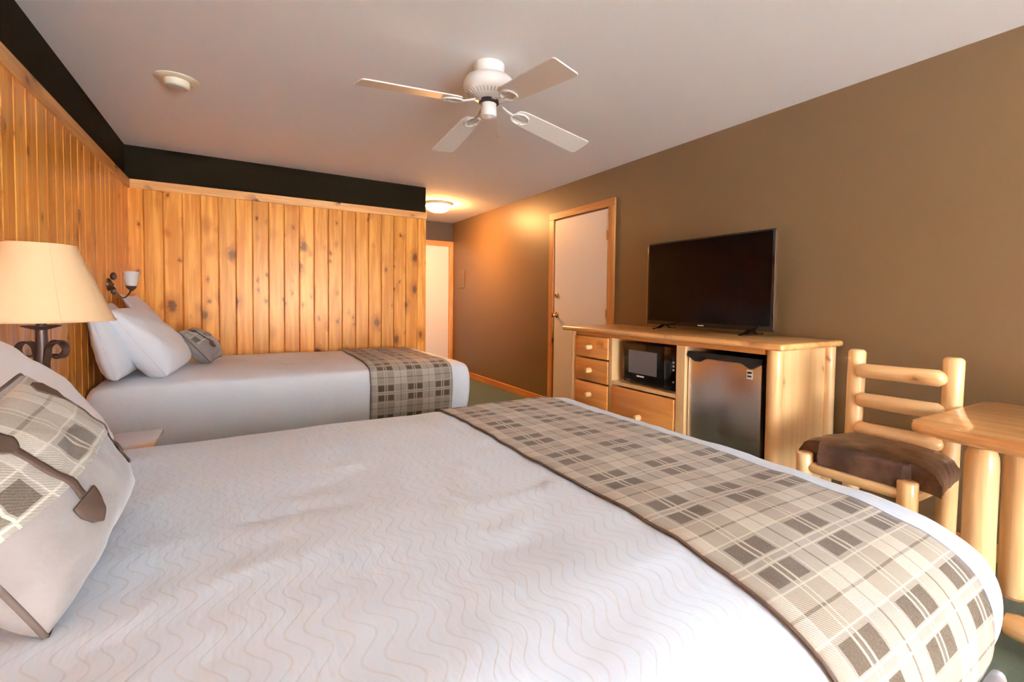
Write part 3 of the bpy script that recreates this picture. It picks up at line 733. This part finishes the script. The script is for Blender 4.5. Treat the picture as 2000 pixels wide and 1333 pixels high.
# microwave
mw = thing('microwave', (3.42, 2.31, 0.592), 'black countertop microwave in the open bay of the console', 'microwave')
mx = 3.228
finish('case', box(B(), mx+0.022, 3.62, 2.062, 2.555, 0.604, 0.888, 0.006), MT['black'], mw, smooth='auto')
dr = finish('door', box(B(), mx, mx+0.022, 2.175, 2.560, 0.602, 0.890, 0.010), MT['black'], mw, smooth='auto')
tag(finish('window', box(B(), mx-0.001, mx+0.004, 2.232, 2.505, 0.672, 0.838, 0.002), MT['mwglass'], dr), 'grey mesh viewing window')
tag(finish('maker_mark', box(B(), mx-0.002, mx+0.001, 2.350, 2.420, 0.650, 0.661), MT['marks'], dr), 'small white lettering strip')
finish('control_panel', box(B(), mx+0.002, mx+0.022, 2.060, 2.172, 0.602, 0.890, 0.004), MT['black'], mw, smooth='auto')
for z in (0.79, 0.765, 0.74, 0.66):
    finish('button', box(B(), mx-0.0005, mx+0.003, 2.082, 2.096, z-0.006, z+0.006), MT['marks'], mw)
for y in (2.10, 2.52):
    for x in (3.28, 3.58): finish('foot', lathe(B(), (x, y, 0.592), [(0.012, 0), (0.012, 0.012)], 12), MT['blackm'], mw)

# ------------------------------------------------------------------ television
tx = 3.60
tv = thing('television', (tx, 2.16, CT), 'large black flat television standing on the console', 'television')
finish('back_shell', box(B(), tx+0.010, tx+0.055, 1.66, 2.66, 1.04, 1.60, 0.015), MT['blackm'], tv, smooth='auto')
fr_ = finish('bezel', box(B(), tx-0.004, tx+0.014, 1.640, 2.688, 1.012, 1.652, 0.003), MT['black'], tv, smooth='auto')
finish('screen', box(B(), tx-0.0055, tx-0.003, 1.656, 2.672, 1.044, 1.640), MT['screen'], fr_)
for ya_, yb_ in ((1.6365, 1.6398), (2.6882, 2.6915)):
    tag(finish('side_edge', box(B(), tx-0.003, tx+0.012, ya_, yb_, 1.02, 1.646), MT['silver'], fr_), 'silver side edge')
bm = B(); box(bm, tx-0.0062, tx-0.004, 2.145, 2.195, 1.022, 1.028)
finish('maker_mark', bm, MT['marks'], fr_)
for yc in (1.80, 2.52):
    bm = B()
    sweep(bm, [(tx-0.125, yc-0.02, CT+0.008), (tx-0.05, yc-0.005, CT+0.012), (tx+0.02, yc, CT+0.040)], [(0.012, 0.006), (0.018, 0.007), (0.014, 0.008)], 10)
    sweep(bm, [(tx+0.115, yc-0.02, CT+0.008), (tx+0.06, yc-0.005, CT+0.012), (tx+0.02, yc, CT+0.040)], [(0.012, 0.006), (0.018, 0.007), (0.014, 0.008)], 10)
    finish('stand_foot', bm, MT['black'], tv, smooth='auto')

# ------------------------------------------------------------------ log chair
ch = thing('log_chair', (3.22, 0.92, 0), 'peeled log chair with brown leather seat, between the console and the desk', 'chair')
BL, BR, FL, FR = (3.415, 1.100), (3.405, 0.726), (3.040, 1.140), (3.030, 0.742)
for (x, y), sd in ((BL, 1), (BR, 2)):
    finish('back_post', log(B(), (x-0.02, y, 0), (x+0.01, y, 0.965), 0.037, seed=sd, rnd=0.014), MT['log_z'], ch, smooth='auto')
for (x, y), sd in ((FL, 3), (FR, 4)):
    finish('front_leg', log(B(), (x, y, 0), (x, y, 0.497), 0.035, seed=sd, rnd=0.008), MT['log_z'], ch, smooth='auto')
for i, z in enumerate((0.868, 0.725, 0.582)):
    finish('back_rail', log(B(), (3.395, 1.088, z-0.004), (3.378, 0.735, z+0.004), 0.036, rnd=0.028, seed=i+5, bow=(-0.006, 0, 0)), MT['log_y'], ch, smooth='auto')
finish('seat_rail', log(B(), (FL[0], FL[1], 0.435), (FR[0], FR[1], 0.435), 0.024, tenon=0.04, seed=9), MT['log_y'], ch, smooth='auto')
finish('seat_rail', log(B(), (BL[0]-.01, BL[1], 0.435), (BR[0]-.01, BR[1], 0.435), 0.024, tenon=0.04, seed=10), MT['log_y'], ch, smooth='auto')
for z, nm in ((0.430, 'side_rail'), (0.17, 'stretcher')):
    finish(nm, log(B(), (FR[0], FR[1]-.005, z), (BR[0], BR[1]-.005, z), 0.024, tenon=0.04, seed=11), MT['log_x'], ch, smooth='auto')
    finish(nm, log(B(), (FL[0], FL[1], z), (BL[0], BL[1], z), 0.024, tenon=0.04, seed=12), MT['log_x'], ch, smooth='auto')
# leather pad: a puffed slab with drooping corners, notched round the front posts
bm = B(); NX, NY = 30, 34
def padpt(i, j, side):
    u, v = i/NX*2-1, j/NY*2-1
    x = 3.218+0.200*u+0.0; y = 0.918+(0.248-0.02*u)*v
    e = max(0, 1-u**4)*max(0, 1-v**4)
    top = 0.508+0.062*e**0.35+0.006*noise.noise(Vector((u*3, v*3, 1)))
    bot = 0.462+0.002*noise.noise(Vector((u*3, v*3, 5)))
    dr = 0.014*abs(v)**6*(0.6+0.4*abs(u))
    if u < -0.55 and abs(v) > 0.62:      # gathers behind the front posts
        x = max(x, 3.075-0.02*(1-abs(v)))
    return Vector((x, y+0.004*noise.noise(Vector((u*5, v*5, 9))), (top if side else bot)-dr))
T = [[bm.verts.new(padpt(i, j, 1)) for i in range(NX+1)] for j in range(NY+1)]
Bt = [[bm.verts.new(padpt(i, j, 0)) for i in range(NX+1)] for j in range(NY+1)]
for j in range(NY):
    for i in range(NX):
        bm.faces.new((T[j][i], T[j][i+1], T[j+1][i+1], T[j+1][i])); bm.faces.new((Bt[j][i], Bt[j+1][i], Bt[j+1][i+1], Bt[j][i+1]))
for j in range(NY):
    bm.faces.new((T[j][0], T[j+1][0], Bt[j+1][0], Bt[j][0])); bm.faces.new((T[j][NX], Bt[j][NX], Bt[j+1][NX], T[j+1][NX]))
for i in range(NX):
    bm.faces.new((T[0][i], Bt[0][i], Bt[0][i+1], T[0][i+1])); bm.faces.new((T[NY][i], T[NY][i+1], Bt[NY][i+1], Bt[NY][i]))
tag(finish('seat_pad', bm, MT['leather'], ch, smooth='auto'), 'worn brown leather seat pad')

# ------------------------------------------------------------------ log desk
dk = thing('log_desk', (3.27, 0.2, 0), 'pale log desk with glossy plank top at the right edge, beside the chair', 'desk')
def slab(poly, z0, z1, rc, bev):
    """polygon (ccw) with rounded corners, extruded and bevelled"""
    pts = []; m = len(poly)
    for i in range(m):
        p, a, b = Vector(poly[i]), Vector(poly[i-1]), Vector(poly[(i+1) % m])
        d1, d2 = (a-p).normalized(), (b-p).normalized()
        for k in range(5):
            t = k/4; q = (p+d1*rc)*(1-t)**2+p*2*t*(1-t)+(p+d2*rc)*t*t; pts.append(q)
    bm = B(); lo = [bm.verts.new((q.x, q.y, z0)) for q in pts]; hi = [bm.verts.new((q.x, q.y, z1)) for q in pts]
    bm.faces.new(lo[::-1]); bm.faces.new(hi); m = len(pts)
    for i in range(m): bm.faces.new((lo[i], lo[(i+1) % m], hi[(i+1) % m], hi[i]))
    es = [e for e in bm.edges if abs(e.verts[0].co.z-e.verts[1].co.z) < 1e-6]
    bmesh.ops.bevel(bm, geom=es, offset=bev, segments=3, profile=0.5, affect='EDGES'); return bm
finish('top', slab([(2.896, 0.702), (2.775, -0.42), (3.700, -0.42), (3.650, 0.672)], 0.722, 0.762, 0.03, 0.014), MT['top_y'], dk, smooth='auto')
finish('apron', slab([(2.99, 0.655), (2.88, -0.36), (3.65, -0.36), (3.60, 0.640)], 0.694, 0.7225, 0.02, 0.002), MT['log_y'], dk)
for (x, y, r, sd) in ((3.020, 0.530, 0.046, 1), (3.480, 0.530, 0.046, 2), (3.000, -0.22, 0.046, 3), (3.480, -0.22, 0.046, 4)):
    bm = B()
    sweep(bm, [(x, y, 0), (x, y, 0.012), (x, y, 0.03), (x, y, 0.2), (x, y, 0.4), (x, y, 0.62), (x, y, 0.662), (x, y, 0.690), (x, y, 0.6945)],
          [r*.8, r*.95, r, r*1.03, r, r*1.02, r*.98, r*.78, r*.62], 20)
    finish('leg', bm, MT['log_z'], dk, smooth='auto')
finish('foot_beam', log(B(), (3.020, 0.475, 0.105), (3.02, -0.30, 0.105), 0.042, seed=5, tenon=0.05), MT['log_y'], dk, smooth='auto')
finish('stretcher', log(B(), (3.480, 0.50, 0.125), (3.48, -0.22, 0.125), 0.032, seed=6, tenon=0.04), MT['log_y'], dk, smooth='auto')

# ------------------------------------------------------------------ ceiling fan
fx, fy = 1.945, 2.270
fan = thing('ceiling_fan', (fx, fy, H), 'white four-blade ceiling fan', 'fan')
finish('canopy', lathe(B(), (fx, fy, 0), [(0.082, H), (0.083, 2.432), (0.081, 2.415), (0.074, 2.392), (0.070, 2.372), (0.055, 2.366)], 40), MT['white'], fan, smooth='auto')
finish('motor_housing', lathe(B(), (fx, fy, 0), [(0.070, 2.378), (0.098, 2.376), (0.122, 2.364), (0.134, 2.344), (0.137, 2.322), (0.131, 2.300), (0.118, 2.288), (0.092, 2.272), (0.060, 2.262), (0.052, 2.256)], 48), MT['white'], fan, smooth='auto')
for k in range(36):
    a = 2*PI*k/36; c_, s_ = math.cos(a), math.sin(a)
    bm = B(); p0 = Vector((fx+0.116*c_, fy+0.116*s_, 2.2858)); p1 = Vector((fx+0.094*c_, fy+0.094*s_, 2.2720))
    ribbon(bm, [p0, p1], 0.006, 0.004, (-s_, c_, 0))
    tag(finish('vent_slot', bm, MT['greyp'], fan), 'dark cooling slot')
finish('rotor_gap', lathe(B(), (fx, fy, 0), [(0.052, 2.262), (0.054, 2.240), (0.040, 2.236)], 32), MT['blackm'], fan)
finish('switch_housing', lathe(B(), (fx, fy, 0), [(0.036, 2.240), (0.041, 2.236), (0.042, 2.180), (0.038, 2.170), (0.012, 2.166), (0.006, 2.160)], 32), MT['white'], fan, smooth='auto')
finish('pull_chain', sweep(B(), [(fx+0.047, fy-0.012, 2.205), (fx+0.049, fy-0.013, 2.19), (fx+0.049, fy-0.013, 2.085), (fx+0.049, fy-0.013, 2.065)], [0.0012, 0.0012, 0.0012, 0.004], 6), MT['brass'], fan)
tips = [((1.262, 2.236), 2.170, -11), ((1.965, 1.592), 2.164, -13), ((2.640, 2.352), 2.156, -12), ((1.935, 2.925), 2.158, -6)]
for (tp, tz, pitch) in tips:
    d = Vector((tp[0]-fx, tp[1]-fy, 0)); L = d.length; d.normalize()
    s = Vector((-d.y, d.x, 0)); zr = 2.222
    slope = (tz-zr)/(L-0.17)
    ax = Vector((d.x, d.y, slope)).normalized(); nrm = ax.cross(s).normalized()
    q = Matrix.Rotation(R_(pitch), 3, ax); sw = q@s; nw = q@nrm
    root = Vector((fx, fy, zr))+d*0.17
    bm = B(); th = 0.006; Lb = (L-0.17)
    prof = [(0.0, 0.030), (0.010, 0.048), (0.035, 0.060), (Lb*0.5, 0.067), (Lb-0.025, 0.073), (Lb-0.008, 0.070), (Lb, 0.060)]
    tp_, bt_ = [], []
    for (l, w) in prof:
        tp_.append([bm.verts.new(root+ax*l+sw*w*k+nw*th/2) for k in (-1, 1)]); bt_.append([bm.verts.new(root+ax*l+sw*w*k-nw*th/2) for k in (-1, 1)])
    for i in range(len(prof)-1):
        bm.faces.new((tp_[i][0], tp_[i][1], tp_[i+1][1], tp_[i+1][0])); bm.faces.new((bt_[i][0], bt_[i+1][0], bt_[i+1][1], bt_[i][1]))
        for k in (0, 1): bm.faces.new((tp_[i][k], tp_[i+1][k], bt_[i+1][k], bt_[i][k]))
    bm.faces.new((tp_[0][0], tp_[0][1], bt_[0][1], bt_[0][0])); bm.faces.new((tp_[-1][0], tp_[-1][1], bt_[-1][1], bt_[-1][0]))
    bl = finish('blade', bm, MT['blade'], fan)
    # cast iron: an arm from the rotor that splits into a rounded loop under the blade root
    bm = B(); hub = Vector((fx, fy, 2.250))
    sweep(bm, [hub+d*0.052, hub+d*0.085+Vector((0, 0, -0.008)), hub+d*0.12+Vector((0, 0, -0.022)), root-nw*0.008-ax*0.012], [(0.014, 0.006), (0.011, 0.006), (0.009, 0.006), (0.012, 0.005)], 8)
    loop = []
    for i in range(25):
        a = 2*PI*i/24; loop.append(root-nw*0.009+ax*(0.040-0.052*math.cos(a))+sw*(0.042*math.sin(a)))
    sweep(bm, loop, 0.0055, 8, cap=False)
    sweep(bm, [root-nw*0.009-ax*0.01, root-nw*0.009+ax*0.09], 0.005, 8)
    for k in (-1, 1): lathe(bm, root-nw*0.012+ax*0.06+sw*0.03*k, [(0.006, -0.003), (0.006, 0.003)], 10)
    finish('blade_arm', bm, MT['white'], fan, smooth='auto')

# ------------------------------------------------------------------ ceiling fittings
smx, smy = 0.505, 3.405
sm = thing('smoke_detector', (smx, smy, H), 'round almond smoke detector on the ceiling near the pine wall', 'smoke detector')
finish('mounting_plate', lathe(B(), (smx, smy, 0), [(0.108, H), (0.108, H-0.005), (0.100, H-0.010), (0.04, H-0.011)], 40), MT['almond'], sm, smooth='auto')
finish('body', lathe(B(), (smx, smy, 0), [(0.062, H-0.010), (0.062, H-0.036), (0.056, H-0.044), (0.052, H-0.045)], 36), MT['almond'], sm, smooth='auto')
finish('sensor_face', lathe(B(), (smx, smy, 0), [(0.053, H-0.043), (0.052, H-0.050), (0.044, H-0.052)], 36), MT['greyp'], sm, smooth='auto')
for a in (0.6, 3.6): finish('screw', lathe(B(), (smx+0.084*math.cos(a), smy+0.084*math.sin(a), 0), [(0.006, H-0.010), (0.006, H-0.013)], 10), MT['greyp'], sm)
hx, hy = 3.00, 5.82
hl = thing('flush_ceiling_light', (hx, hy, H), 'lit round glass ceiling light glowing warm in the hallway', 'ceiling light')
finish('rim', lathe(B(), (hx, hy, 0), [(0.172, H), (0.176, H-0.010), (0.174, H-0.030), (0.158, H-0.036), (0.150, H-0.034)], 40), MT['almond'], hl, smooth='auto')
finish('glass_bowl', lathe(B(), (hx, hy, 0), [(0.158, H-0.034), (0.154, H-0.050), (0.135, H-0.078), (0.095, H-0.102), (0.045, H-0.114), (0.006, H-0.117)], 40), MT['bowl'], hl, smooth='auto')
finish('finial', lathe(B(), (hx, hy, 0), [(0.008, H-0.116), (0.010, H-0.122), (0.005, H-0.132)], 12), MT['brass'], hl)

for o in bpy.data.objects:
    if '_org' in o: del o['_org']
